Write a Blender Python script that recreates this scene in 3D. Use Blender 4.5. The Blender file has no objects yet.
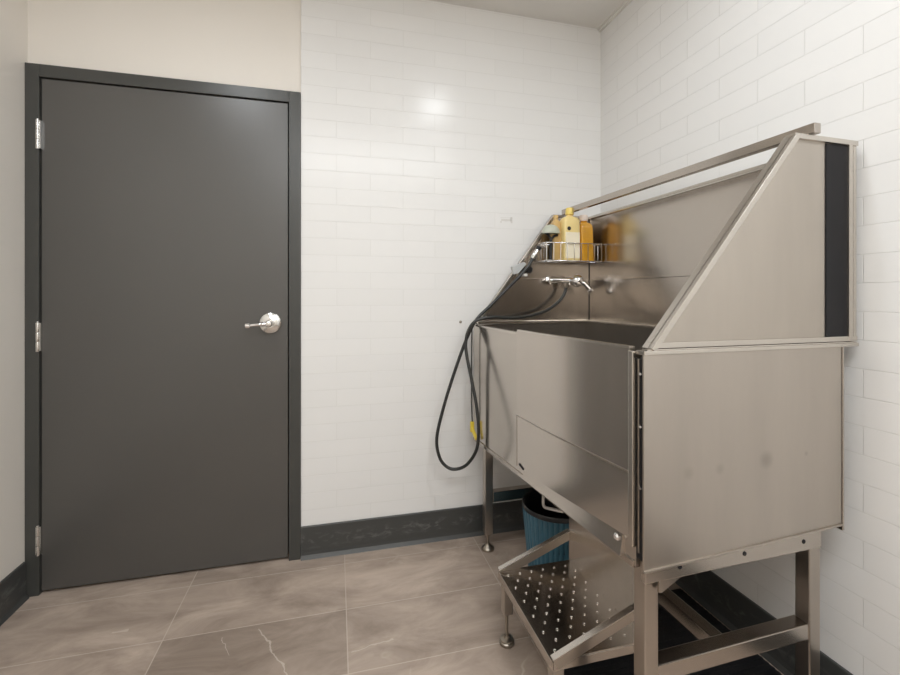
import bpy, bmesh, math, random
from mathutils import Vector, Matrix
random.seed(7)
C = bpy.context.scene.collection
PI = math.pi

# ------------------------------------------------------------------ materials
def nodes(name):
    m = bpy.data.materials.new(name); m.use_nodes = True
    nt = m.node_tree; b = nt.nodes['Principled BSDF']
    return m, nt, b

def N(nt, t, **kw):
    n = nt.nodes.new(t)
    for k, v in kw.items():
        if k in n.inputs: n.inputs[k].default_value = v
        else: setattr(n, k, v)
    return n

def col(c): return (c[0], c[1], c[2], 1.0)

def plain(name, c, rough=.5, metal=0., var=.06, scale=9., spec=.5, bump=0., trans=0., coat=0.):
    m, nt, b = nodes(name)
    tc = N(nt, 'ShaderNodeTexCoord')
    no = N(nt, 'ShaderNodeTexNoise', Scale=scale, Detail=5.)
    nt.links.new(tc.outputs['Object'], no.inputs['Vector'])
    cr = N(nt, 'ShaderNodeMapRange'); cr.inputs[3].default_value = 1-var; cr.inputs[4].default_value = 1+var
    nt.links.new(no.outputs['Fac'], cr.inputs[0])
    mx = N(nt, 'ShaderNodeMix', data_type='RGBA', blend_type='MULTIPLY'); mx.inputs[0].default_value = 1
    mx.inputs[6].default_value = col(c)
    nt.links.new(cr.outputs[0], mx.inputs[7]); nt.links.new(mx.outputs[2], b.inputs['Base Color'])
    b.inputs['Roughness'].default_value = rough; b.inputs['Metallic'].default_value = metal
    b.inputs['Specular IOR Level'].default_value = spec
    if trans: b.inputs['Transmission Weight'].default_value = trans
    if coat: b.inputs['Coat Weight'].default_value = coat
    if bump:
        bp = N(nt, 'ShaderNodeBump', Strength=bump, Distance=.001)
        n2 = N(nt, 'ShaderNodeTexNoise', Scale=scale*14, Detail=4.)
        nt.links.new(tc.outputs['Object'], n2.inputs['Vector'])
        nt.links.new(n2.outputs['Fac'], bp.inputs['Height']); nt.links.new(bp.outputs[0], b.inputs['Normal'])
    return m

def wall_tile(name, axis, off_u, off_z, joint=.5):
    """3x12 inch running-bond tile, painted joints; axis is the horizontal world axis of the wall"""
    m, nt, b = nodes(name)
    geo = N(nt, 'ShaderNodeNewGeometry')
    sp = N(nt, 'ShaderNodeSeparateXYZ'); nt.links.new(geo.outputs['Position'], sp.inputs[0])
    au = N(nt, 'ShaderNodeMath', operation='ADD'); au.inputs[1].default_value = off_u
    az = N(nt, 'ShaderNodeMath', operation='ADD'); az.inputs[1].default_value = off_z
    nt.links.new(sp.outputs[axis], au.inputs[0]); nt.links.new(sp.outputs[2], az.inputs[0])
    cb = N(nt, 'ShaderNodeCombineXYZ')
    nt.links.new(au.outputs[0], cb.inputs[0]); nt.links.new(az.outputs[0], cb.inputs[1])
    br = N(nt, 'ShaderNodeTexBrick', offset=.5, offset_frequency=2, squash=1.)
    br.inputs['Scale'].default_value = 1.; br.inputs['Brick Width'].default_value = .3076
    br.inputs['Row Height'].default_value = .0769; br.inputs['Mortar Size'].default_value = .0013
    br.inputs['Mortar Smooth'].default_value = .6; br.inputs['Bias'].default_value = 0
    br.inputs['Color1'].default_value = (.785, .78, .77, 1); br.inputs['Color2'].default_value = (.77, .765, .755, 1)
    br.inputs['Mortar'].default_value = (.725, .72, .705, 1)
    nt.links.new(cb.outputs[0], br.inputs['Vector']); nt.links.new(br.outputs['Color'], b.inputs['Base Color'])
    no = N(nt, 'ShaderNodeTexNoise', Scale=5., Detail=3.)
    nt.links.new(geo.outputs['Position'], no.inputs['Vector'])
    # slightly uneven joints + faintly wavy glaze
    mh = N(nt, 'ShaderNodeMath', operation='MULTIPLY_ADD'); mh.inputs[1].default_value = -1.; 
    ml = N(nt, 'ShaderNodeMath', operation='MULTIPLY'); ml.inputs[1].default_value = .35
    nt.links.new(no.outputs['Fac'], ml.inputs[0])
    nt.links.new(br.outputs['Fac'], mh.inputs[0]); nt.links.new(ml.outputs[0], mh.inputs[2])
    bp = N(nt, 'ShaderNodeBump', Strength=joint, Distance=.0014)
    nt.links.new(mh.outputs[0], bp.inputs['Height']); nt.links.new(bp.outputs[0], b.inputs['Normal'])
    b.inputs['Roughness'].default_value = .235; b.inputs['Specular IOR Level'].default_value = .36
    return m

VEINS = (((-1.63, -.405), (-1.50, -.67), .0024), ((-1.75, -.42), (-1.71, -.51), .0013), ((-1.32, -.60), (-1.18, -.57), .0022), ((-1.45, -.10), (-1.41, -.105), .003), ((-2.13, -.30), (-2.08, -.295), .004))
def floor_mat():
    m, nt, b = nodes('floor_tile')
    geo = N(nt, 'ShaderNodeNewGeometry')
    mp = N(nt, 'ShaderNodeMapping'); mp.inputs['Location'].default_value = (1.945+.612*6, .09+.295*20, 0)
    nt.links.new(geo.outputs['Position'], mp.inputs['Vector'])
    br = N(nt, 'ShaderNodeTexBrick', offset=0., squash=1.)
    br.inputs['Scale'].default_value = 1.; br.inputs['Brick Width'].default_value = .612
    br.inputs['Row Height'].default_value = .295; br.inputs['Mortar Size'].default_value = .0022
    br.inputs['Mortar Smooth'].default_value = .3
    br.inputs['Color1'].default_value = (1.13, 1.13, 1.13, 1); br.inputs['Color2'].default_value = (.98, .98, .98, 1)
    br.inputs['Mortar'].default_value = (1, 1, 1, 1)
    nt.links.new(mp.outputs[0], br.inputs['Vector'])
    # cloudy stone colour, stretched along the tile
    st = N(nt, 'ShaderNodeMapping'); st.inputs['Scale'].default_value = (1., 2.4, 1)
    st.inputs['Rotation'].default_value = (0, 0, .25)
    nt.links.new(geo.outputs['Position'], st.inputs['Vector'])
    n1 = N(nt, 'ShaderNodeTexNoise', Scale=3.2, Detail=9., Roughness=.66, Distortion=.6)
    nt.links.new(st.outputs[0], n1.inputs['Vector'])
    ra = N(nt, 'ShaderNodeValToRGB'); e = ra.color_ramp.elements
    e[0].position = .3; e[0].color = (.235, .184, .148, 1); e[1].position = .72; e[1].color = (.49, .40, .335, 1)
    nt.links.new(n1.outputs['Fac'], ra.inputs[0])
    mx = N(nt, 'ShaderNodeMix', data_type='RGBA', blend_type='MULTIPLY'); mx.inputs[0].default_value = 1
    nt.links.new(ra.outputs[0], mx.inputs[6]); nt.links.new(br.outputs['Color'], mx.inputs[7])
    # thin pale veins
    vo = N(nt, 'ShaderNodeTexVoronoi', feature='DISTANCE_TO_EDGE', Scale=1.15)
    dn = N(nt, 'ShaderNodeTexNoise', Scale=2.5, Detail=4.)
    nt.links.new(geo.outputs['Position'], dn.inputs['Vector'])
    ad = N(nt, 'ShaderNodeMix', data_type='RGBA', blend_type='LINEAR_LIGHT'); ad.inputs[0].default_value = .22
    nt.links.new(geo.outputs['Position'], ad.inputs[6]); nt.links.new(dn.outputs['Color'], ad.inputs[7])
    nt.links.new(ad.outputs[2], vo.inputs['Vector'])
    vr = N(nt, 'ShaderNodeMapRange'); vr.inputs[1].default_value = 0; vr.inputs[2].default_value = .006
    vr.inputs[3].default_value = 1; vr.inputs[4].default_value = 0
    nt.links.new(vo.outputs['Distance'], vr.inputs[0])
    n3 = N(nt, 'ShaderNodeTexNoise', Scale=3.1, Detail=2.); nt.links.new(geo.outputs['Position'], n3.inputs['Vector'])
    v3 = N(nt, 'ShaderNodeMapRange'); v3.inputs[1].default_value = .52; v3.inputs[2].default_value = .66
    nt.links.new(n3.outputs['Fac'], v3.inputs[0])
    vm = N(nt, 'ShaderNodeMath', operation='MULTIPLY'); nt.links.new(vr.outputs[0], vm.inputs[0]); nt.links.new(v3.outputs[0], vm.inputs[1])
    vv = N(nt, 'ShaderNodeMix', data_type='RGBA'); vv.inputs[7].default_value = (.52, .45, .38, 1)
    nt.links.new(vm.outputs[0], vv.inputs[0]); nt.links.new(mx.outputs[2], vv.inputs[6])
    # one darker tile left of centre and a few pale hairline veins
    spf = N(nt, 'ShaderNodeSeparateXYZ'); nt.links.new(geo.outputs['Position'], spf.inputs[0])
    def between(sock, lo, hi):
        g = N(nt, 'ShaderNodeMath', operation='COMPARE'); g.inputs[1].default_value = (lo+hi)/2; g.inputs[2].default_value = (hi-lo)/2
        nt.links.new(sock, g.inputs[0]); return g.outputs[0]
    def mul(a, b_):
        g = N(nt, 'ShaderNodeMath', operation='MULTIPLY'); nt.links.new(a, g.inputs[0])
        if isinstance(b_, float): g.inputs[1].default_value = b_
        else: nt.links.new(b_, g.inputs[1])
        return g.outputs[0]
    dk = N(nt, 'ShaderNodeMix', data_type='RGBA', blend_type='MULTIPLY'); dk.inputs[7].default_value = (.83, .82, .81, 1)
    nt.links.new(mul(between(spf.outputs[0], -1.945, -1.333), between(spf.outputs[1], -.68, -.385)), dk.inputs[0])
    nt.links.new(vv.outputs[2], dk.inputs[6]); base = dk.outputs[2]
    wob = N(nt, 'ShaderNodeTexNoise', Scale=14., Detail=3.); nt.links.new(geo.outputs['Position'], wob.inputs['Vector'])
    wv = N(nt, 'ShaderNodeMath', operation='MULTIPLY_ADD'); wv.inputs[1].default_value = .05; wv.inputs[2].default_value = -.025
    nt.links.new(wob.outputs['Fac'], wv.inputs[0])
    for (ax, ay), (qx, qy), wd in VEINS:
        L_ = math.hypot(qx-ax, qy-ay); tx, ty = (qx-ax)/L_, (qy-ay)/L_
        al = N(nt, 'ShaderNodeVectorMath', operation='DOT_PRODUCT'); al.inputs[1].default_value = (tx, ty, 0); nt.links.new(geo.outputs['Position'], al.inputs[0])
        ac = N(nt, 'ShaderNodeVectorMath', operation='DOT_PRODUCT'); ac.inputs[1].default_value = (-ty, tx, 0); nt.links.new(geo.outputs['Position'], ac.inputs[0])
        acw = N(nt, 'ShaderNodeMath', operation='ADD'); nt.links.new(ac.outputs['Value'], acw.inputs[0]); nt.links.new(wv.outputs[0], acw.inputs[1])
        a0 = ax*tx+ay*ty; c0 = -ax*ty+ay*tx
        msk = mul(mul(between(al.outputs['Value'], a0, a0+L_), between(acw.outputs[0], c0-wd, c0+wd)), .5)
        vx = N(nt, 'ShaderNodeMix', data_type='RGBA'); vx.inputs[7].default_value = (.62, .55, .48, 1)
        nt.links.new(msk, vx.inputs[0]); nt.links.new(base, vx.inputs[6]); base = vx.outputs[2]
    # joints
    gj = N(nt, 'ShaderNodeMix', data_type='RGBA'); gj.inputs[7].default_value = (.56, .48, .41, 1)
    gf = N(nt, 'ShaderNodeMath', operation='MULTIPLY'); gf.inputs[1].default_value = .65
    nt.links.new(br.outputs['Fac'], gf.inputs[0]); nt.links.new(gf.outputs[0], gj.inputs[0]); nt.links.new(base, gj.inputs[6])
    nt.links.new(gj.outputs[2], b.inputs['Base Color'])
    b.inputs['Roughness'].default_value = .42; b.inputs['Specular IOR Level'].default_value = .4
    bp = N(nt, 'ShaderNodeBump', Strength=.4, Distance=.0012); bp.invert = True
    nt.links.new(br.outputs['Fac'], bp.inputs['Height']); nt.links.new(bp.outputs[0], b.inputs['Normal'])
    return m

def steel_mat(name, grain, c=(.50, .455, .41), rough=.215, bstr=.10, smudge=None, metal=1.):
    """brushed stainless; grain is the axis (0,1,2) the brushing runs along"""
    m, nt, b = nodes(name)
    geo = N(nt, 'ShaderNodeNewGeometry')
    s = [260., 260., 260.]; s[grain] = 3.5
    mp = N(nt, 'ShaderNodeMapping'); mp.inputs['Scale'].default_value = s
    nt.links.new(geo.outputs['Position'], mp.inputs['Vector'])
    n1 = N(nt, 'ShaderNodeTexNoise', Scale=1., Detail=3.); nt.links.new(mp.outputs[0], n1.inputs['Vector'])
    s2 = [9., 9., 9.]; s2[grain] = 1.3
    m2 = N(nt, 'ShaderNodeMapping'); m2.inputs['Scale'].default_value = s2
    nt.links.new(geo.outputs['Position'], m2.inputs['Vector'])
    n2 = N(nt, 'ShaderNodeTexNoise', Scale=1., Detail=5., Roughness=.6); nt.links.new(m2.outputs[0], n2.inputs['Vector'])
    r1 = N(nt, 'ShaderNodeMapRange'); r1.inputs[1].default_value = .3; r1.inputs[2].default_value = .7
    r1.inputs[3].default_value = rough*.9; r1.inputs[4].default_value = rough*1.15
    nt.links.new(n2.outputs['Fac'], r1.inputs[0]); nt.links.new(r1.outputs[0], b.inputs['Roughness'])
    r2 = N(nt, 'ShaderNodeMapRange'); r2.inputs[1].default_value = .3; r2.inputs[2].default_value = .7
    r2.inputs[3].default_value = .93 if rough > .3 else .965; r2.inputs[4].default_value = 1.04 if rough > .3 else 1.02
    nt.links.new(n2.outputs['Fac'], r2.inputs[0])
    mx = N(nt, 'ShaderNodeMix', data_type='RGBA', blend_type='MULTIPLY'); mx.inputs[0].default_value = 1
    mx.inputs[6].default_value = col(c); nt.links.new(r2.outputs[0], mx.inputs[7])
    out = mx.outputs[2]
    for (px, py, pz, r) in (smudge or ()):   # dull finger / water marks
        dd = N(nt, 'ShaderNodeVectorMath', operation='DISTANCE'); dd.inputs[1].default_value = (px, py, pz)
        nt.links.new(geo.outputs['Position'], dd.inputs[0])
        r4 = N(nt, 'ShaderNodeMapRange', interpolation_type='SMOOTHSTEP'); r4.inputs[1].default_value = r*.25; r4.inputs[2].default_value = r
        r4.inputs[3].default_value = .42; r4.inputs[4].default_value = 0.
        nt.links.new(dd.outputs['Value'], r4.inputs[0])
        m4 = N(nt, 'ShaderNodeMix', data_type='RGBA'); m4.inputs[7].default_value = (.26, .225, .19, 1)
        nt.links.new(r4.outputs[0], m4.inputs[0]); nt.links.new(out, m4.inputs[6]); out = m4.outputs[2]
    nt.links.new(out, b.inputs['Base Color'])
    b.inputs['Metallic'].default_value = metal
    return m

def scuffed_base():
    m, nt, b = nodes('baseboard_rubber')
    geo = N(nt, 'ShaderNodeNewGeometry')
    mp = N(nt, 'ShaderNodeMapping'); mp.inputs['Scale'].default_value = (14, 14, 26)
    nt.links.new(geo.outputs['Position'], mp.inputs['Vector'])
    n1 = N(nt, 'ShaderNodeTexNoise', Scale=1., Detail=8., Roughness=.7, Distortion=1.2); nt.links.new(mp.outputs[0], n1.inputs['Vector'])
    r1 = N(nt, 'ShaderNodeMapRange'); r1.inputs[1].default_value = .50; r1.inputs[2].default_value = .64
    nt.links.new(n1.outputs['Fac'], r1.inputs[0])
    # scuffs sit in a band at mid height
    sp = N(nt, 'ShaderNodeSeparateXYZ'); nt.links.new(geo.outputs['Position'], sp.inputs[0])
    zz = N(nt, 'ShaderNodeMapRange', interpolation_type='SMOOTHSTEP'); zz.inputs[1].default_value = .03; zz.inputs[2].default_value = .075
    z2 = N(nt, 'ShaderNodeMapRange', interpolation_type='SMOOTHSTEP'); z2.inputs[1].default_value = .12; z2.inputs[2].default_value = .085
    nt.links.new(sp.outputs[2], zz.inputs[0]); nt.links.new(sp.outputs[2], z2.inputs[0])
    a = N(nt, 'ShaderNodeMath', operation='MULTIPLY'); nt.links.new(zz.outputs[0], a.inputs[0]); nt.links.new(z2.outputs[0], a.inputs[1])
    a2 = N(nt, 'ShaderNodeMath', operation='MULTIPLY'); nt.links.new(a.outputs[0], a2.inputs[0]); nt.links.new(r1.outputs[0], a2.inputs[1])
    a3 = N(nt, 'ShaderNodeMath', operation='MULTIPLY'); nt.links.new(a2.outputs[0], a3.inputs[0]); a3.inputs[1].default_value = .3
    mx = N(nt, 'ShaderNodeMix', data_type='RGBA'); mx.inputs[6].default_value = (.052, .053, .051, 1); mx.inputs[7].default_value = (.30, .30, .29, 1)
    nt.links.new(a3.outputs[0], mx.inputs[0]); nt.links.new(mx.outputs[2], b.inputs['Base Color'])
    b.inputs['Roughness'].default_value = .42
    return m

def emit(name, c, s):
    m, nt, b = nodes(name)
    b.inputs['Base Color'].default_value = col(c); b.inputs['Emission Color'].default_value = col(c)
    b.inputs['Emission Strength'].default_value = s
    return m

M = {}
M['tile_back'] = wall_tile('white_tile_back', 0, .907+.3076*4, -.059+.0769*2)
M['tile_right'] = wall_tile('white_tile_right', 1, 1.22+.3076*14, -.059+.0769*2, .72)
M['beige'] = plain('beige_paint', (.76, .72, .665), .55, var=.015, scale=3, bump=.05)
M['ceiling'] = plain('ceiling_paint', (.74, .72, .69), .8, var=.01, scale=3)
M['white'] = plain('white_trim', (.72, .70, .67), .5, var=.02)
M['floor'] = floor_mat()
M['base'] = scuffed_base()
M['door'] = plain('dark_grey_door_paint', (.074, .070, .065), .34, var=.05, scale=5, bump=.12, spec=.75)
M['frame'] = plain('dark_grey_frame_paint', (.054, .054, .050), .34, var=.08, scale=8)
M['steel_v'] = steel_mat('brushed_steel_upright', 2)
M['steel_front'] = steel_mat('brushed_steel_front', 2, (.54, .495, .445), rough=.14, metal=.92)
M['steel_fin'] = steel_mat('brushed_steel_fin', 2, (.51, .465, .415), rough=.32)
M['steel_side'] = steel_mat('brushed_steel_side_panel', 2, rough=.32, smudge=((-.575, -1.22, .765, .026), (-.483, -1.22, .765, .022), (-.338, -1.22, .772, .03), (-.205, -1.22, .775, .010)))
M['steel_gate'] = steel_mat('brushed_steel_gate', 2, (.56, .51, .46), rough=.175, metal=.86)
M['steel_h'] = steel_mat('brushed_steel_lengthwise', 1)
M['steel_x'] = steel_mat('brushed_steel_crosswise', 0)
M['steel_tube'] = plain('satin_steel_tube', (.46, .415, .37), .28, 1., .03)
M['steel_edge'] = plain('bright_steel_edge', (.61, .57, .52), .27, 1., .02)
M['chrome'] = plain('polished_chrome', (.83, .83, .84), .07, 1., .02)
M['nickel'] = plain('satin_nickel', (.74, .73, .71), .2, 1., .03)
M['zinc'] = plain('dull_zinc', (.36, .32, .27), .38, 1., .1)
M['black'] = plain('black_plastic', (.012, .012, .014), .4, var=.1)
M['gap'] = plain('black_gap_shade_and_pins', (.010, .0095, .011), .55, var=.15, spec=.25)  # black standing for shade in slot and corner recess; also pin, bolts, seam
M['hose'] = plain('black_hose_rubber', (.022, .023, .022), .3, var=.1)
M['teal'] = plain('blue_bin_plastic', (.045, .13, .185), .35, var=.12, scale=14)
M['liner'] = plain('black_liner_plastic', (.010, .010, .012), .28, var=.2, bump=.5)
M['yellow'] = plain('yellow_plastic', (.72, .55, .06), .4)
M['cream'] = plain('pale_yellow_plastic', (.86, .68, .30), .35, var=.05)
M['label'] = plain('cream_label_paper', (.88, .80, .62), .5, var=.05, scale=30)
M['amber'] = plain('amber_plastic', (.72, .36, .03), .22, var=.12, scale=20, coat=.4)
M['cap_y'] = plain('yellow_cap', (.82, .62, .16), .35)
M['cap_p'] = plain('pinkish_white_cap', (.82, .70, .62), .4)
M['tan'] = plain('tan_plastic', (.62, .42, .17), .4)
M['pale_green'] = plain('pale_green_plastic', (.50, .52, .43), .35)
M['grey_pl'] = plain('light_grey_plastic', (.50, .51, .51), .35)
M['white_pl'] = plain('white_plastic', (.85, .84, .82), .35)
M['pipe'] = plain('pale_grey_pipe', (.50, .47, .45), .4)
M['glow'] = emit('lamp_diffuser', (1., .97, .92), 2.5)
M['hole'] = plain('bright_raised_rim', (.85, .83, .80), .22, 1., .02)
M['mat'] = plain('black_sheet_surface', (.012, .012, .014), .5, var=.3, scale=20, bump=.3)
M['faint'] = plain('faint_grey_residue', (.66, .645, .62), .4, var=.05, scale=60)

# ------------------------------------------------------------------ geometry helpers (world coordinates)
def new(): return bmesh.new()

def box(bm, x0, x1, y0, y1, z0, z1, bev=0.):
    v = [bm.verts.new((x, y, z)) for x in (min(x0, x1), max(x0, x1)) for y in (min(y0, y1), max(y0, y1)) for z in (min(z0, z1), max(z0, z1))]
    fs = [bm.faces.new([v[i] for i in q]) for q in ((0, 1, 3, 2), (4, 6, 7, 5), (0, 4, 5, 1), (2, 3, 7, 6), (0, 2, 6, 4), (1, 5, 7, 3))]
    if bev:
        es = list({e for f in fs for e in f.edges})
        bmesh.ops.bevel(bm, geom=es, offset=bev, segments=2, profile=.6, affect='EDGES')
    return bm

def hexa(bm, pts, bev=0.):
    """pts: 4 of one end, 4 of the other end, same order"""
    v = [bm.verts.new(p) for p in pts]
    fs = [bm.faces.new([v[i] for i in q]) for q in ((3, 2, 1, 0), (4, 5, 6, 7), (0, 1, 5, 4), (1, 2, 6, 5), (2, 3, 7, 6), (3, 0, 4, 7))]
    bmesh.ops.recalc_face_normals(bm, faces=fs)
    if bev:
        es = list({e for f in fs for e in f.edges})
        bmesh.ops.bevel(bm, geom=es, offset=bev, segments=2, profile=.6, affect='EDGES')
    return bm

def prism(bm, poly, d, bev=0.):
    """poly: planar 3D points; extruded by vector d"""
    d = Vector(d); a = [bm.verts.new(p) for p in poly]; b = [bm.verts.new(Vector(p)+d) for p in poly]
    n = len(poly); fs = [bm.faces.new(a), bm.faces.new(b[::-1])]
    for i in range(n): fs.append(bm.faces.new([a[i], b[i], b[(i+1) % n], a[(i+1) % n]]))
    bmesh.ops.recalc_face_normals(bm, faces=fs)
    if bev:
        es = list({e for f in fs for e in f.edges})
        bmesh.ops.bevel(bm, geom=es, offset=bev, segments=2, profile=.6, affect='EDGES')
    return bm

def bar(bm, p, q, w, h, up=(0, 0, 1), bev=.002):
    """rectangular bar from p to q; w across, h along up"""
    p, q = Vector(p), Vector(q); t = (q-p).normalized(); s = t.cross(Vector(up)).normalized(); u = s.cross(t)
    c = [(-.5, -.5), (.5, -.5), (.5, .5), (-.5, .5)]
    return hexa(bm, [tuple(e+s*(a*w)+u*(b*h)) for e in (p, q) for a, b in c], bev)

def spline(pts, k=8):
    P = [Vector(p) for p in pts]; out = []
    for i in range(len(P)-1):
        a, b, c, d = P[max(i-1, 0)], P[i], P[i+1], P[min(i+2, len(P)-1)]
        for j in range(k):
            t = j/k
            out.append(.5*((2*b)+(c-a)*t+(2*a-5*b+4*c-d)*t*t+(3*b-3*c+d-a)*t**3))
    out.append(P[-1]); return out

def tube(bm, pts, r, n=12, cap=True):
    P = [Vector(p) for p in pts]; rings = []; u = None
    for i, p in enumerate(P):
        t = (P[min(i+1, len(P)-1)]-P[max(i-1, 0)]).normalized()
        if u is None:
            u = t.orthogonal().normalized()
        u = (u-t*u.dot(t)).normalized(); v = t.cross(u)
        rr = r[i] if isinstance(r, (list, tuple)) else r
        rings.append([bm.verts.new(p+(u*math.cos(a)+v*math.sin(a))*rr) for a in [2*PI*j/n for j in range(n)]])
    for A, B in zip(rings, rings[1:]):
        for j in range(n):
            f = bm.faces.new([A[j], A[(j+1) % n], B[(j+1) % n], B[j]]); f.smooth = True
    if cap: bm.faces.new(rings[0][::-1]); bm.faces.new(rings[-1])
    return bm

def lathe(bm, prof, c, axis=(0, 0, 1), n=28, rib=None, close=True, sx=1., sy=1.):
    """prof: list of (radius, distance along axis)"""
    ax = Vector(axis).normalized(); u = ax.orthogonal().normalized()
    if abs(ax.z) > .99: u = Vector((1, 0, 0))
    v = ax.cross(u); c = Vector(c); rings = []
    for r, h in prof:
        R = []
        for j in range(n):
            a = 2*PI*j/n; q = r*(rib(a) if rib else 1)
            R.append(bm.verts.new(c+ax*h+u*math.cos(a)*q*sx+v*math.sin(a)*q*sy))
        rings.append(R)
    for A, B in zip(rings, rings[1:]):
        for j in range(n):
            f = bm.faces.new([A[j], A[(j+1) % n], B[(j+1) % n], B[j]]); f.smooth = True
    if close: bm.faces.new(rings[0][::-1]); bm.faces.new(rings[-1])
    return bm

def wpos(o):
    p = Vector((0, 0, 0))
    while o: p += o.location; o = o.parent
    return p

def obj(name, bm, mat, parent=None, at=None, smooth_angle=None):
    """links bm (world coords) as one mesh object, origin at its parent's origin or at its own base centre"""
    bmesh.ops.recalc_face_normals(bm, faces=bm.faces[:])
    if parent is not None: off = wpos(parent)
    elif at is not None: off = Vector(at)
    else:
        xs = [v.co for v in bm.verts]
        off = Vector(((min(p.x for p in xs)+max(p.x for p in xs))/2, (min(p.y for p in xs)+max(p.y for p in xs))/2, min(p.z for p in xs)))
    bmesh.ops.translate(bm, verts=bm.verts[:], vec=-off)
    for e in bm.edges:
        if len(e.link_faces) == 2 and e.calc_face_angle(0) > .7: e.smooth = False
    me = bpy.data.meshes.new(name); bm.to_mesh(me); bm.free()
    o = bpy.data.objects.new(name, me); C.objects.link(o); me.materials.append(M[mat])
    if parent is not None: o.parent = parent
    else: o.location = off
    return o

def tag(o, label, cat, group=None, kind=None):
    o['label'] = label; o['category'] = cat
    if group: o['group'] = group
    if kind: o['kind'] = kind
    return o

def thing(name, label, cat, loc, group=None, kind=None):
    o = bpy.data.objects.new(name, None); C.objects.link(o); o.location = loc; o.empty_display_size = .1
    return tag(o, label, cat, group, kind)

def struct(name, bm, mat, label, cat):
    return tag(obj(name, bm, mat), label, cat, kind='structure')

# ------------------------------------------------------------------ room shell
XL, YF, ZC = -2.55, -3.35, 2.606
struct('floor', box(new(), XL-.1, .1, YF-.1, .15, -.1, 0), 'floor', 'taupe stone-look tiled floor of the room', 'floor')
struct('ceiling', box(new(), XL-.1, .1, YF-.1, .15, ZC, ZC+.1), 'ceiling', 'plain off-white ceiling above the room', 'ceiling')
struct('wall_left', box(new(), XL-.1, XL, YF-.1, .15, 0, ZC), 'beige', 'beige painted wall left of the grey door', 'wall')
struct('wall_right', box(new(), 0, .1, YF-.1, .15, 0, ZC), 'tile_right', 'white tiled wall behind the long side of the steel tub', 'wall')
struct('wall_front', box(new(), XL, 0, YF-.1, YF, 0, ZC), 'beige', 'beige painted wall opposite the grey door', 'wall')
bm = box(new(), XL, -1.524, .012, .14, 2.093, ZC)
struct('wall_back', bm, 'beige', 'beige painted wall above the grey door', 'wall')
struct('wall_back_tile', box(new(), -1.5235, 0, 0, .14, 0, ZC), 'tile_back', 'white tiled wall between the grey door and the corner', 'wall')

def baseboard(name, p0, p1, nrm, label):
    """cove base: flat back, small curved toe"""
    prof = [(0, .143), (.006, .143), (.008, .139), (.008, .03), (.010, .016), (.016, .006), (.020, .0), (0, 0)]
    n = Vector(nrm); bm = new()
    A = [Vector(p0)+n*a+Vector((0, 0, z)) for a, z in prof]
    prism(bm, [tuple(p) for p in A], Vector(p1)-Vector(p0))
    return struct(name, bm, 'base', label, 'baseboard')
baseboard('baseboard_back', (-1.5235, 0, 0), (0, 0, 0), (0, -1, 0), 'scuffed dark grey baseboard right of the door')
baseboard('baseboard_right', (0, -.021, 0), (0, YF+.021, 0), (-1, 0, 0), 'dark grey baseboard along the right tiled wall')
baseboard('baseboard_left', (XL, -.012, 0), (XL, YF+.021, 0), (1, 0, 0), 'dark grey baseboard along the left beige wall')
baseboard('baseboard_front', (XL+.021, YF, 0), (-.021, YF, 0), (0, 1, 0), 'dark grey baseboard along the front beige wall')
bm = new(); box(bm, -.012, 0, YF, 0, ZC-.016, ZC); box(bm, -.022, -.012, YF, 0, ZC-.005, ZC)
struct('trim_1', bm, 'white', 'thin white trim where the right wall meets the ceiling', 'trim')

# ------------------------------------------------------------------ door
D = thing('door_1', 'flat dark grey door in a dark grey metal frame', 'door', (-2.04, 0, 0), kind='structure')
bm = new()
box(bm, XL+.001, -2.5030, -.008, .12, 0, 2.0925, .0015)
box(bm, -1.574, -1.5245, -.008, .12, 0, 2.0925, .0015)
box(bm, -2.5030, -1.574, -.008, .12, 2.0435, 2.0925, .0015)
box(bm, -2.5005, -2.488, .052, .12, 0, 2.0435); box(bm, -1.586, -1.574, .052, .12, 0, 2.0435)
box(bm, -2.488, -1.586, .052, .12, 2.031, 2.0435)
obj('door_frame', bm, 'frame', D)
leaf = obj('door_leaf', box(new(), -2.4995, -1.5795, .003, .047, .012, 2.040, .001), 'door', D)
# lever handle
bm = new()
hx, hz = -1.651, 1.060
lathe(bm, [(.045, 0), (.0468, .004), (.0445, .011), (.036, .016), (.019, .019)], (hx, .0028, hz), (0, -1, 0), 36)
lathe(bm, [(.0125, 0), (.0125, .035), (.0145, .040), (.0145, .056), (.012, .061), (.004, .063)], (hx, -.012, hz), (0, -1, 0), 24)
h = obj('lever_handle', bm, 'nickel', D)
h['label'] = 'satin nickel round handle plate and lever'
bm = new()
tube(bm, spline([(hx, -.062, hz), (hx-.03, -.067, hz-.002), (hx-.055, -.067, hz-.004), (hx-.076, -.066, hz-.006)], 6), [.0095]*6+[.008]*7+[.0075]*6, 14)
lathe(bm, [(.008, 0), (.0125, .003), (.0125, .020), (.010, .0225)], (hx-.070, -.066, hz-.006), (-1, .05, -.05), 16)
obj('lever', bm, 'chrome', h)
for z in (1.814, 1.017, .216):
    bm = new()
    for k in range(3):
        lathe(bm, [(.0065, 0), (.0068, .001), (.0068, .036), (.0065, .037)], (-2.506, -.009, z-.057+k*.0385), (0, 0, 1), 16)
    lathe(bm, [(.004, 0), (.005, .002), (.0045, .004)], (-2.506, -.009, z+.0575), (0, 0, 1), 14)
    box(bm, -2.5045, -2.4965, -.0095, .003, z-.054, z+.056)
    o = obj('hinge', bm, 'nickel', D); o['label'] = 'satin nickel door hinge'

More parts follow.
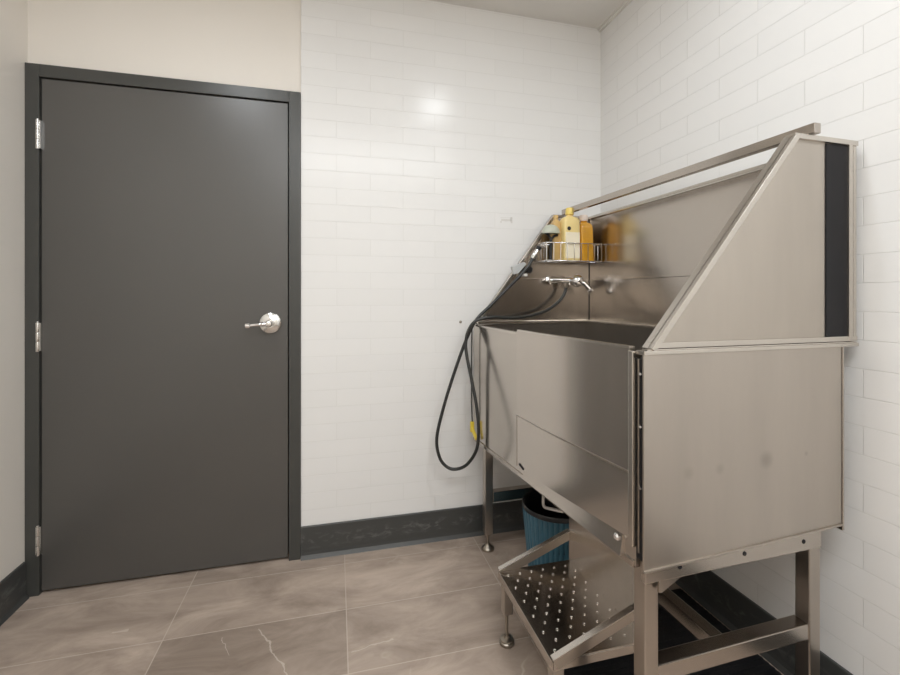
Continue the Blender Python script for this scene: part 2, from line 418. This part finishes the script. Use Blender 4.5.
# ------------------------------------------------------------------ steel grooming tub
XF = -.700            # front face
T = thing('grooming_tub', 'brushed stainless steel pet bathing tub with high splash panels on steel legs', 'tub', (-.40, -.63, 0))
Y0, Y1 = -1.22, -.05  # near end, far end
ZR = 1.047            # rim height
def zbot(y): return .497+.055*(-.09-y)/1.09   # bottom edge slopes down to the drain at the far end

# four legs with screw feet
LEGX = ((-.684, -.646), (-.172, -.134)); LEGY = ((-1.205, -1.167), (-.139, -.101))
for xi, (xa, xb) in enumerate(LEGX):
    for (ya, yb) in LEGY:
        if ya > -1 and xi == 0: xa, xb = xa+.010, xb+.010
        top = .575 if ya < -1 else .497
        if xi == 1: top = .535 if ya < -1 else .49
        l = obj('leg', box(new(), xa, xb, ya, yb, .075, top, .003), 'steel_tube', T)
        cx, cy = (xa+xb)/2, (ya+yb)/2
        bm = new()
        lathe(bm, [(.017, .070), (.017, .076)], (cx, cy, 0), n=18)
        lathe(bm, [(.0065, .02), (.0065, .072)], (cx, cy, 0), n=14)
        lathe(bm, [(.029, 0), (.030, .004), (.028, .010), (.018, .017), (.011, .024), (.010, .032)], (cx, cy, 0), n=24)
        f = obj('foot', bm, 'zinc', l)
        f['label'] = 'threaded levelling foot'
obj('cross_rail', box(new(), -.654, -.172, -1.203, -1.165, .279, .320, .003), 'steel_x', T)
obj('cross_rail', box(new(), -.636, -.172, -.139, -.101, .222, .270, .003), 'steel_x', T)
obj('long_rail', box(new(), -.452, -.414, -1.165, -.68, .280, .318, .003), 'steel_h', T)
bm = new()   # apron rail under the near end with bolt holes
box(bm, -.694, -.150, -1.2185, -1.205, .526, .572, .0015)
prism(bm, [(-.654, -1.2175, .526), (-.656, -1.2175, .500), (-.648, -1.2175, .498), (-.592, -1.2175, .526)], (0, .005, 0))
r = obj('apron_rail', bm, 'steel_x', T)
for x in (-.598, -.406, -.212):
    bm = new(); lathe(bm, [(.0055, 0), (.0055, .0012), (.004, .002)], (x, -1.2182, .550), (0, -1, 0), 16)
    obj('bolt', bm, 'gap', r)

# basin: front, far, near and back skins, sloped inner floor
bm = new()
yb = -1.158
prism(bm, [(XF, Y1, zbot(Y1)), (XF, -1.196, zbot(-1.196)), (XF, -1.196, ZR-.004), (XF, Y1, ZR-.004)], (.012, 0, 0))
prism(bm, [(XF+.012, Y1, zbot(Y1)), (-.10, Y1, zbot(Y1)), (-.10, Y1, ZR), (XF+.012, Y1, ZR-.004)], (0, -.012, 0))
prism(bm, [(XF+.012, yb, zbot(yb)), (-.10, yb, zbot(yb)), (-.10, yb, ZR), (XF+.012, yb, ZR-.004)], (0, .012, 0))
prism(bm, [(-.10, Y1, zbot(Y1)), (-.10, yb, zbot(yb)), (-.10, yb, ZR), (-.10, Y1, ZR)], (.012, 0, 0))
prism(bm, [(XF+.012, Y1-.012, zbot(Y1)+.004), (-.10, Y1-.012, zbot(Y1)+.004), (-.10, yb+.012, zbot(yb)+.004), (XF+.012, yb+.012, zbot(yb)+.004)], (0, 0, .01))
basin = obj('basin', bm, 'steel_front', T)
bm = new()   # rolled rims
box(bm, XF-.006, XF+.016, -.604, Y1, ZR-.012, ZR-.002, .003)
box(bm, XF+.012, -.058, Y1-.024, Y1+.002, ZR, ZR+.013, .003)
box(bm, -.104, -.058, -1.19, Y1-.024, ZR, ZR+.013, .003)
obj('rim', bm, 'steel_edge', basin)
# bottom edge angle along the front
bm = new()
prism(bm, [(XF-.004, Y1, zbot(Y1)-.004), (XF-.004, -1.19, zbot(-1.19)-.004), (XF-.004, -1.19, zbot(-1.19)+.012), (XF-.004, Y1, zbot(Y1)+.012)], (.02, 0, 0), .0015)
obj('bottom_angle', bm, 'steel_h', basin)

# lift-out gate in the front, folded along a crease
G = new()
gy0, gy1 = -1.178, -.602
def zg(y): return .572+.040*(gy1-y)/(gy1-gy0)
GP = [(-.602, -.0238), (-.66, -.0240), (-.72, -.0240), (-.80, -.0230), (-.87, -.0205), (-.94, -.0165), (-1.05, -.0095), (-1.178, -.0015)]
def sheet(bm, zlo, zhi, dx, th):
    """slightly bowed sheet following GP, th thick"""
    rows = []
    for y, o in GP:
        f = (gy1-y)/(gy1-gy0)
        a, b_ = zlo[0]+(zlo[1]-zlo[0])*f, zhi[0]+(zhi[1]-zhi[0])*f
        rows.append([bm.verts.new(p) for p in ((XF+o+dx, y, a), (XF+o+dx, y, b_), (XF+o+dx+th, y, b_), (XF+o+dx+th, y, a))])
    for A, B_ in zip(rows, rows[1:]):
        for k in range(4):
            f = bm.faces.new([A[k], A[(k+1) % 4], B_[(k+1) % 4], B_[k]]); f.smooth = k in (0, 2)
    bm.faces.new(rows[0]); bm.faces.new(rows[-1][::-1])
sheet(G, (.755, .768), (1.053, 1.055), -.0050, .006)
sheet(G, (.572, .612), (.757, .770), -.003, .004)
gate = obj('gate', G, 'steel_gate', T); gate['label'] = 'lift-out front gate panel'
bm = new(); sheet(bm, (1.052, 1.052), (1.059, 1.060), -.003, .016)
obj('gate_cap', bm, 'steel_edge', gate)
bm = new(); tube(bm, [(XF+o-.0045, y, .754+.013*(gy1-y)/(gy1-gy0)) for y, o in GP], .0028, 8)
obj('fold_line', bm, 'steel_tube', gate)
bm = new()   # sloping ledge below the gate
def zb2(y): return zbot(y)+.004
hexa(bm, [(XF-.001, -.606, zg(-.606)-.003), (XF-.009, -.606, zb2(-.606)), (XF+.001, -.606, zb2(-.606)), (XF+.001, -.606, zg(-.606)-.003),
          (XF-.001, -1.150, zg(-1.150)-.003), (XF-.009, -1.150, zb2(-1.150)), (XF+.001, -1.150, zb2(-1.150)), (XF+.001, -1.150, zg(-1.150)-.003)])
obj('front_ledge', bm, 'steel_gate', basin)
bm = new(); box(bm, XF-.028, XF+.002, -.602, -.596, .572, 1.050, .001)
obj('gate_channel', bm, 'steel_v', T)
bm = new(); box(bm, XF-.010, XF+.004, -1.196, -1.180, .600, 1.050, .002)
obj('gate_channel', bm, 'steel_edge', T)
bm = new(); tube(bm, [(XF-.026, -.625, .586), (XF-.026, -.655, .580)], .005, 10); obj('gate_pin', bm, 'gap', T)
bm = new(); lathe(bm, [(.004, 0), (.009, .002), (.009, .008), (.005, .012)], (XF-.004, -1.140, .596), (-1, 0, 0), 16); obj('latch_knob', bm, 'chrome', T)

# corner recess: black blocks stand for its shade; bright post strip and bolts
bm = new(); box(bm, -.699, -.66, -1.196, -1.170, .575, 1.034, .001)
box(bm, -.697, -.672, -1.214, -1.196, .575, 1.034, .0005)
obj('corner_recess_shade', bm, 'gap', T)
post = obj('post_edge', box(new(), -.7005, -.695, -1.2055, -1.2015, .590, 1.034, .001), 'steel_tube', T)
for z in (1.0, .88, .74):
    bm = new(); lathe(bm, [(.0035, 0), (.003, .004)], (-.697, -1.2095, z), (-1, -.3, 0), 12); obj('bolt', bm, 'chrome', post)

# removable side panel on the near end
bm = new()
prism(bm, [(-.699, Y0, .553), (-.079, Y0, .574), (-.079, Y0, 1.044), (-.699, Y0, 1.044)], (0, .005, 0), .0015)
prism(bm, [(-.699, Y0-.004, .553), (-.079, Y0-.004, .574), (-.079, Y0-.004, .579), (-.699, Y0-.004, .558)], (0, .006, 0), .001)
side = obj('side_panel', bm, 'steel_side', T)
bm = new(); box(bm, -.078, -.072, -1.222, -1.10, .56, 1.044, .0015); box(bm, -.072, -.056, -1.205, -1.10, .56, 1.044, .0015)
obj('side_return', bm, 'steel_v', side)
bm = new(); box(bm, -.10, -.04, -1.19, -1.10, .56, 1.04); obj('side_frame', bm, 'steel_v', T)

# splash: two stepped lips, near end fin, far end fin, back panel
bm = new()
box(bm, -.702, -.024, -1.226, -1.198, 1.044, 1.0535, .002)
box(bm, -.690, -.024, -1.221, -1.203, 1.0535, 1.0565)
s1 = obj('splash_lip', bm, 'steel_edge', T)
FA, FB, FC, FD = (-.680, 1.058), (-.240, 1.591), (-.022, 1.591), (-.022, 1.058)
bm = new()
prism(bm, [(x, -1.213, z) for x, z in (FA, FB, FC, FD)], (0, .004, 0))
fin = obj('end_splash', bm, 'steel_fin', T)
def edge(bm, p, q, w, y0, y1, inward):
    """flat trim strip along p-q in the xz plane, w wide towards inward"""
    p, q = Vector((p[0], 0, p[1])), Vector((q[0], 0, q[1])); n = Vector((inward[0], 0, inward[1])).normalized()*w
    a = [p, q, q+n, p+n]
    prism(bm, [(v.x, y0, v.z) for v in a], (0, y1-y0, 0), .0012)
bm = new()
dn = Vector((FB[1]-FA[1], -(FB[0]-FA[0])))
edge(bm, FA, FB, .014, -1.224, -1.190, (dn.x, dn.y))
edge(bm, (FB[0]-.005, FB[1]), (FC[0]+.0015, FC[1]), .013, -1.2225, -1.195, (0, -1))
edge(bm, (FA[0]+.01, FA[1]), FD, .013, -1.221, -1.195, (0, 1))
edge(bm, (FC[0]-.018, FC[1]), (FD[0]-.018, FD[1]), .013, -1.222, -1.205, (-1, 0))
edge(bm, FC, FD, .012, -1.219, -1.198, (-1, 0))
obj('edge_trim', bm, 'steel_edge', fin)
bm = new(); box(bm, -.128, -.053, -1.2155, -1.2128, 1.071, 1.577)  # black strip stands for the shade inside the open slot
sl = obj('slot_shade_strip', bm, 'gap', fin); sl['label'] = 'black upright strip for the shade in an open slot'
# far fin against the back wall
GA, GB, GC, GD = (-.684, 1.050), (-.275, 1.592), (-.062, 1.592), (-.062, 1.056)
bm = new(); prism(bm, [(x, -.040, z) for x, z in (GA, GB, GC, GD)], (0, .005, 0))
# shallow pressed rib across the sheet
pf = obj('end_splash', bm, 'steel_v', T)
bm = new()
dn = Vector((GB[1]-GA[1], -(GB[0]-GA[0])))
edge(bm, GA, GB, .014, -.056, -.034, (dn.x, dn.y)); edge(bm, GB, GC, .012, -.048, -.036, (0, -1))
obj('edge_trim', bm, 'steel_tube', pf)
bm = new(); box(bm, -.44, -.066, -.0435, -.039, 1.262, 1.268, .001); obj('pressed_rib', bm, 'steel_x', pf)
# back panel
bm = new(); box(bm, -.062, -.057, -1.195, -.042, 1.058, 1.586)
bp_ = obj('back_splash', bm, 'steel_v', T)
bm = new(); box(bm, -.070, -.032, -1.192, -.042, 1.575, 1.592, .004); obj('top_fold', bm, 'steel_edge', bp_)
bm = new(); box(bm, -.066, -.0615, -1.19, -.044, 1.254, 1.263, .0015); obj('pressed_rib', bm, 'steel_h', bp_)
bm = new(); box(bm, -.0635, -.061, -.0435, -.0415, 1.058, 1.588); obj('corner_seam', bm, 'gap', bp_)
# top bar
bm = new(); bar(bm, (-.213, -.042, 1.606), (-.182, -1.232, 1.606), .023, .026, bev=.002)
obj('top_bar', bm, 'steel_h', T)
# drain pipe under the basin
bm = new(); tube(bm, spline([(-.594, -.548, .512), (-.594, -.548, .42), (-.594, -.548, .395), (-.591, -.553, .385), (-.580, -.562, .382), (-.54, -.60, .382)], 5), .0055, 12)
d = obj('drain_pipe', bm, 'pipe', T); d['label'] = 'thin pale grey bent pipe'

# the whole tub stands about 1.6 degrees askew to the walls
ang = .028; piv = Vector((-.024, -1.21, 0)); Rz = Matrix.Rotation(ang, 3, 'Z')
T.location = piv+Rz@(T.location-piv); T.rotation_euler = (0, 0, ang)

# ------------------------------------------------------------------ perforated step
S = thing('perforated_step', 'low perforated steel step with sloping side bars, standing in front of the tub', 'step', (-.70, -.86, 0))
sx0, sx1, sy0, sy1, sz = -.829, -.563, -1.055, -.667, .236
bm = new()
box(bm, sx0, sx1, sy0, sy1, sz-.004, sz)
box(bm, sx0-.003, sx0+.003, sy0, sy1, sz-.026, sz+.001, .001)
box(bm, sx0+.003, sx1, sy0-.002, sy0+.002, sz-.026, sz-.004)
box(bm, sx0+.003, sx1, sy1-.002, sy1+.002, sz-.026, sz-.004)
nf = len(bm.faces)
for i in range(11):
    for j in range(6):
        x = sx0+.022+j*.0425+(.021 if i % 2 else 0); y = sy1-.030-i*.0328
        if x < sx1-.008: lathe(bm, [(.0044, -.001), (.0041, .0012), (.0026, .0015), (.0020, .0004)], (x, y, sz), n=12)
for f in bm.faces[:]: f.material_index = 0
bm.faces.ensure_lookup_table()
for f in bm.faces[nf:]: f.material_index = 1
tray = obj('tread', bm, 'steel_h', S); tray.data.materials.append(M['hole'])
tray['label'] = 'steel tread with rows of small bright grip dimples'
bm = new(); box(bm, sx1, sx1+.004, sy0, sy1, sz-.026, .510)
obj('back_panel', bm, 'steel_v', S)
for y in (sy0, sy1):
    bm = new(); s = 1 if y == sy0 else -1
    a, b = Vector((sx0, y, sz+.004)), Vector((sx1+.002, y, .340))
    t = (b-a).normalized(); u = Vector((-t.z, 0, t.x))
    # channel: upright web with a folded top flange
    prism(bm, [tuple(a-u*.030+Vector((.004, -.003, 0))), tuple(b-u*.030+Vector((0, -.003, 0))), tuple(b+Vector((0, -.003, 0))), tuple(a+Vector((0, -.003, 0)))], (0, .006, 0), .001)
    br_ = obj('side_bar', bm, 'steel_tube', S)
    bm = new()
    prism(bm, [tuple(a+Vector((0, -.008, 0))), tuple(b+Vector((0, -.008, 0))), tuple(b+u*.004+Vector((0, -.008, 0))), tuple(a+u*.004+Vector((0, -.008, 0)))], (0, .018, 0), .001)
    obj('top_flange', bm, 'steel_edge', br_)
    lx0, lx1 = sx0+.004, sx0+.036; ly0, ly1 = (sy0+.003, sy0+.035) if s == 1 else (sy1-.037, sy1-.005)
    l = obj('leg', box(new(), lx0, lx1, ly0, ly1, .105, sz-.005, .003), 'steel_tube', S)
    cx, cy = (lx0+lx1)/2, (ly0+ly1)/2
    bm = new()
    lathe(bm, [(.0055, .02), (.0055, .108)], (cx, cy, 0), n=14)
    lathe(bm, [(.024, 0), (.0255, .003), (.0255, .010), (.022, .013), (.0235, .016), (.0225, .019), (.011, .022), (.009, .030)], (cx, cy, 0), n=24)
    f = obj('foot', bm, 'zinc', l); f['label'] = 'threaded levelling foot'
# bracket tying the step panel to the tub's long rail is hidden behind the panel

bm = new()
box(bm, -.702, -.03, -1.160, -.60, 0, .004)  # thin black ribbed sheet over the floor under the near half
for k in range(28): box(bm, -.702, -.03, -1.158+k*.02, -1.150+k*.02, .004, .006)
tag(obj('floor_black_sheet', bm, 'mat'), 'thin black ribbed sheet on the floor under the near half of the tub', 'mat')
# ------------------------------------------------------------------ bin under the tub
bx, by = -.470, -.395
B = thing('waste_bin', 'round blue ribbed waste bin with a black liner under the tub', 'bin', (bx, by, 0))
bin_shift = 0
rib = lambda a: 1+.016*(abs(math.cos(20*a))*2-1)
bm = new(); lathe(bm, [(.001, 0), (.108, 0), (.113, .004), (.139, .290)], (bx, by, 0), n=320, rib=rib, close=False)
obj('bin_body', bm, 'teal', B)
bm = new(); lathe(bm, [(.136, .286), (.1415, .290), (.1425, .305), (.140, .309), (.135, .305), (.126, .16), (.10, .05), (.001, .04)], (bx, by, 0), n=60, close=False)
obj('liner', bm, 'liner', B)

# ------------------------------------------------------------------ wire basket and its contents on the far splash
W = thing('wire_basket', 'small chrome wire basket hung on the far splash panel above the faucet', 'basket', (-.26, -.11, 1.35))
bx0, bx1, by0, by1, bz0, bz1 = -.398, -.104, -.165, -.074, 1.350, 1.436
bm = new()
for z in (bz0, bz1):
    for p, q in (((bx0, by0), (bx1, by0)), ((bx1, by0), (bx1, by1)), ((bx1, by1), (bx0, by1)), ((bx0, by1), (bx0, by0))):
        tube(bm, [(p[0], p[1], z), (q[0], q[1], z)], .0028, 8)
obj('basket_rim', bm, 'chrome', W)
bm = new()
for k in range(9):
    x = bx0+(bx1-bx0)*k/8
    tube(bm, [(x, by0, bz1), (x, by0, bz0), (x, by1, bz0), (x, by1, bz1)], .0016, 6)
for k in range(1, 3):
    y = by0+(by1-by0)*k/3
    tube(bm, [(bx0, y, bz1), (bx0, y, bz0), (bx1, y, bz0), (bx1, y, bz1)], .0016, 6)
obj('basket_wires', bm, 'chrome', W)
for x in (-.36, -.15): obj('hook', box(new(), x-.01, x+.01, by1, -.051 if x > -.2 else -.053, bz1-.015, bz1+.012, .002), 'chrome', W)

def sq_bottle(name, lab, cx, cy, w, d, h, nz, mat, capm, cap_r, cap_h, cap_lab, slant=0., lbl=None):
    z0 = bz0+.003
    t = thing(name, lab, 'bottle', (cx, cy, z0), 'bottles in the wire basket')
    def ring(bm, w, d, x, z, n=24, e=.35):
        R = []
        for j in range(n):
            a = 2*PI*j/n; c, s = math.cos(a), math.sin(a)
            R.append(bm.verts.new((x+math.copysign(abs(c)**e, c)*w/2, cy+math.copysign(abs(s)**e, s)*d/2, z)))
        return R
    bm = new(); rs = []
    for f, ww, e in ((0, .94, .4), (.015, 1, .35), (.84, 1., .35), (.91, .97, .4), (.955, .80, .55), (.985, nz*1.1, .9), (1., nz, .95), (1.06, nz, 1.)):
        x = cx+slant*max(0, f-.45)
        rs.append(ring(bm, w*ww, d*max(ww, nz), x, z0+h*f, e=e))
    for A, B_ in zip(rs, rs[1:]):
        for j in range(24):
            fc = bm.faces.new([A[j], A[(j+1) % 24], B_[(j+1) % 24], B_[j]]); fc.smooth = True
    bm.faces.new(rs[0][::-1]); bm.faces.new(rs[-1])
    obj('bottle_body', bm, mat, t)
    xt = cx+slant*.6
    bm = new(); lathe(bm, [(cap_r, 0), (cap_r*1.03, .003), (cap_r*.98, cap_h*.8), (cap_r*.8, cap_h)], (xt, cy, z0+h*1.02), n=24)
    c = obj('cap', bm, capm, t); c['label'] = cap_lab
    if lbl:
        bm = new(); box(bm, cx-w*.43, cx+w*.43, cy-d/2-.0012, cy-d/2+.004, z0+h*.05, z0+h*.62, .001)
        l = obj('front_label', bm, 'label', t); l['label'] = 'plain cream label'
        bm = new(); lathe(bm, [(.010, 0), (.009, .0014)], (cx-w*.22, cy-d/2-.0001, z0+h*.70), (0, -1, 0), 14)
        obj('printed_mark', bm, 'black', t)
    return t
sq_bottle('shampoo_bottle', 'tall pale yellow bottle with yellow cap in the wire basket', -.255, -.125, .088, .062, .222, .36, 'cream', 'cap_y', .020, .034, 'yellow cap', 0, True)
sq_bottle('shampoo_bottle', 'amber bottle with pinkish white cap beside the corner seam', -.163, -.118, .070, .058, .196, .46, 'amber', 'cap_p', .021, .030, 'pinkish white cap', -.018)
sq_bottle('shampoo_bottle', 'tan bottle half hidden at the left of the pale yellow bottle', -.316, -.098, .042, .042, .205, .5, 'tan', 'tan', .012, .018, 'tan cap')
t = thing('scrub_brush', 'pale grey-green domed brush with black forked stem, standing in the basket', 'brush', (-.358, -.128, bz0+.003))
bm = new(); tube(bm, [(-.358, -.128, bz0+.003), (-.356, -.128, bz0+.11)], .008, 10)
tube(bm, spline([(-.356, -.128, bz0+.105), (-.372, -.128, bz0+.128), (-.392, -.128, bz0+.140)], 4), .006, 8)
tube(bm, spline([(-.356, -.128, bz0+.105), (-.340, -.128, bz0+.122), (-.322, -.128, bz0+.128)], 4), .006, 8)
obj('stem', bm, 'black', t)
bm = new(); lathe(bm, [(.046, 0), (.047, .006), (.042, .022), (.030, .036), (.012, .043)], (-.357, -.128, bz0+.134), n=28, sy=.6)
obj('dome', bm, 'pale_green', t)

# ------------------------------------------------------------------ faucet
F = thing('wall_faucet', 'chrome wall faucet on the far splash panel above the tub', 'faucet', (-.25, -.07, 1.2))
fz = 1.258
bm = new()
lathe(bm, [(.020, 0), (.020, .005), (.011, .008), (.011, .040)], (-.330, -.0545, fz), (0, -1, 0), 20)
lathe(bm, [(.020, 0), (.020, .005), (.011, .008), (.011, .040)], (-.215, -.0545, fz), (0, -1, 0), 20)
tube(bm, [(-.348, -.098, fz), (-.330, -.098, fz), (-.270, -.098, fz), (-.21, -.098, fz)], [.010, .015, .014, .014], 16)
obj('faucet_body', bm, 'chrome', F)
bm = new(); lathe(bm, [(.016, 0), (.028, .006), (.032, .020), (.029, .036), (.016, .046)], (-.222, -.104, fz+.006), (.5, -.6, -.35), 24)
obj('valve', bm, 'chrome', F)
bm = new(); tube(bm, spline([(-.192, -.115, fz-.004), (-.172, -.125, fz-.022), (-.150, -.135, fz-.047)], 5), [.015]*5+[.013]*6, 14)
lathe(bm, [(.014, 0), (.018, .006), (.016, .018)], (-.152, -.134, fz-.044), (.5, -.2, -.7), 18)
obj('handle', bm, 'chrome', F)
bm = new(); lathe(bm, [(.011, 0), (.012, .012), (.009, .024)], (-.262, -.098, fz-.012), (0, 0, -1), 16)
obj('outlet', bm, 'zinc', F)
# bracket that holds the hose on the splash edge
H = thing('hose_bracket', 'light grey hose bracket with black knob on the far splash edge', 'bracket', (-.47, -.07, 1.29))
bm = new()
prism(bm, [(-.545, -.096, 1.322), (-.482, -.096, 1.346), (-.470, -.096, 1.336), (-.512, -.096, 1.290), (-.535, -.096, 1.284)], (0, .026, 0), .003)
obj('bracket_body', bm, 'grey_pl', H)
bm = new(); lathe(bm, [(.010, 0), (.017, .003), (.018, .014), (.013, .02)], (-.452, -.072, 1.310), (0, -1, -.1), 20); lathe(bm, [(.006, -.018), (.006, .004)], (-.452, -.072, 1.310), (0, -1, -.1), 10)
obj('knob', bm, 'black', H)
bm = new(); box(bm, -.490, -.462, -.090, -.0545, 1.276, 1.290, .004)
obj('clip', bm, 'white_pl', H)

# ------------------------------------------------------------------ hose
HS = thing('shower_hose', 'long black hose looping down over the far corner of the tub from faucet to sprayer', 'hose', (-.80, -.11, .37))
hp = [(-.431, -.112, 1.388), (-.444, -.110, 1.366), (-.468, -.112, 1.326), (-.515, -.116, 1.277), (-.586, -.106, 1.204), (-.663, -.106, 1.132), (-.728, -.108, 1.072),
      (-.775, -.102, .985), (-.832, -.094, .83), (-.886, -.090, .66), (-.918, -.090, .52), (-.905, -.095, .430), (-.870, -.108, .387),
      (-.829, -.120, .380), (-.788, -.150, .410), (-.756, -.185, .483), (-.750, -.198, .568), (-.755, -.188, .674),
      (-.769, -.155, .795), (-.783, -.130, .893), (-.786, -.117, .961), (-.772, -.117, 1.021), (-.734, -.122, 1.066),
      (-.661, -.130, 1.080), (-.528, -.125, 1.077), (-.393, -.115, 1.102), (-.314, -.108, 1.145), (-.268, -.100, 1.195), (-.260, -.098, 1.232)]
bm = new(); tube(bm, spline(hp, 8), .0075, 12); obj('hose_line', bm, 'hose', HS)
bm = new()
a = Vector(hp[0]); t = (Vector(hp[0])-Vector(hp[1])).normalized()
tube(bm, [tuple(a-t*.03), tuple(a-t*.012), tuple(a), tuple(a+t*.02)], [.010, .0125, .0125, .010], 14)
o = obj('sprayer_collar', bm, 'chrome', HS)
bm = new(); tube(bm, [tuple(a+t*.018), tuple(a+t*.026), tuple(a+t*.036)], [.010, .013, .0135], 14)
obj('spray_head', bm, 'black', HS)

# yellow clip hung from a cord at the far corner
Yc = thing('hanging_clip', 'small yellow plastic clip on a dark cord at the far corner of the tub', 'clip', (-.752, -.104, .53))
bm = new(); tube(bm, spline([(-.752, -.108, 1.04), (-.752, -.100, .95), (-.752, -.098, .80), (-.752, -.100, .66), (-.750, -.104, .585)], 6), .0030, 8)
tube(bm, spline([(-.752, -.108, 1.04), (-.745, -.108, 1.054), (-.735, -.108, 1.053), (-.724, -.106, 1.0435)], 4), .0030, 8)
obj('cord', bm, 'hose', Yc)
bm = new(); box(bm, -.760, -.742, -.112, -.096, .540, .590, .004); bar(bm, (-.752, -.108, .560), (-.744, -.150, .520), .010, .018, bev=.003)
obj('clip_body', bm, 'yellow', Yc)
# marks on the back wall
bm = new(); lathe(bm, [(.007, 0), (.006, .004), (.003, .006)], (-.778, 0, 1.053), (0, -1, 0), 14)
tag(obj('wall_anchor', bm, 'zinc'), 'tiny grey screw anchor in the white tile left of the tub rim', 'screw')
bm = new()
for x0, x1, z0, z1 in ((-.568, -.510, 1.574, 1.576), (-.566, -.512, 1.558, 1.568), (-.572, -.563, 1.549, 1.556), (-.515, -.505, 1.549, 1.580)):
    box(bm, x0, x1, -.0008, .002, z0, z1)
tag(obj('tape_residue', bm, 'faint'), 'faint grey bracket-shaped residue on the white tile left of the basket', 'mark')

# ------------------------------------------------------------------ lights
def downlight(x, y, power, lab, size=.15):
    t = thing('recessed_downlight', lab, 'light', (x, y, ZC-.012), 'recessed ceiling lights')
    bm = new(); lathe(bm, [(size*.56, .012), (size*.66, .012), (size*.70, .008), (size*.66, .0), (size*.56, .002)], (x, y, ZC-.012), n=40, close=False)
    obj('trim_ring', bm, 'white', t)
    bm = new(); lathe(bm, [(size*.56, .007), (size*.56, .010)], (x, y, ZC-.012), n=40); obj('diffuser', bm, 'glow', t)
    L = bpy.data.lights.new('downlight_lamp', 'AREA'); L.shape = 'DISK'; L.size = size; L.energy = power
    L.color = (.92, .966, 1.)
    o = bpy.data.objects.new('downlight_lamp', L); C.objects.link(o); o.location = (x, y, ZC-.02)
for x, y, p, lab in ((-.67, -1.13, 15, 'round recessed ceiling light above the steel tub'),
                     (-1.95, -1.08, 19, 'round recessed ceiling light in front of the grey door')):
    downlight(x, y, p, lab)
PX, PY = -1.10, -2.55  # added fill light, out of view behind the camera
t = thing('fill_light_panel', 'added rectangular fill light panel on the ceiling behind the camera', 'light', (PX, PY, ZC-.012))
bm = new()
for x0, x1, y0, y1 in ((-.93, .93, -.48, -.45), (-.93, .93, .45, .48), (-.93, -.90, -.45, .45), (.90, .93, -.45, .45)):
    box(bm, PX+x0, PX+x1, PY+y0, PY+y1, ZC-.012, ZC, .002)
obj('fill_panel_frame', bm, 'white', t)
obj('diffuser', box(new(), PX-.90, PX+.90, PY-.45, PY+.45, ZC-.006, ZC-.001), 'glow', t)
L = bpy.data.lights.new('fill_panel_lamp', 'AREA'); L.shape = 'RECTANGLE'; L.size = 1.8; L.size_y = .9; L.energy = 138
L.color = (.92, .966, 1.)
o = bpy.data.objects.new('fill_panel_lamp', L); C.objects.link(o); o.location = (PX, PY, ZC-.02)

# ------------------------------------------------------------------ camera
cam = bpy.data.cameras.new('camera'); co = bpy.data.objects.new('camera', cam); C.objects.link(co)
co.location = (-1.368, -2.0977, 1.1751); co.rotation_euler = (PI/2, 0, -.2503)
cam.sensor_fit = 'HORIZONTAL'; cam.sensor_width = 36.; cam.lens = 443.42/900*36
cam.shift_y = -(337.5-297.0)/900
cam.clip_start = .02
sc = bpy.context.scene; sc.camera = co
w = bpy.data.worlds.new('world'); sc.world = w; w.use_nodes = True
w.node_tree.nodes['Background'].inputs[0].default_value = (.8, .8, .8, 1); w.node_tree.nodes['Background'].inputs[1].default_value = 0.02
vs = sc.view_settings; vs.view_transform = 'Standard'; vs.look = 'None'; vs.gamma = 1.; vs.use_curve_mapping = False
vs.exposure = -1.52
sc.cycles.max_bounces = 12; sc.cycles.diffuse_bounces = 8; sc.cycles.glossy_bounces = 8
sc.cycles.use_denoising = True
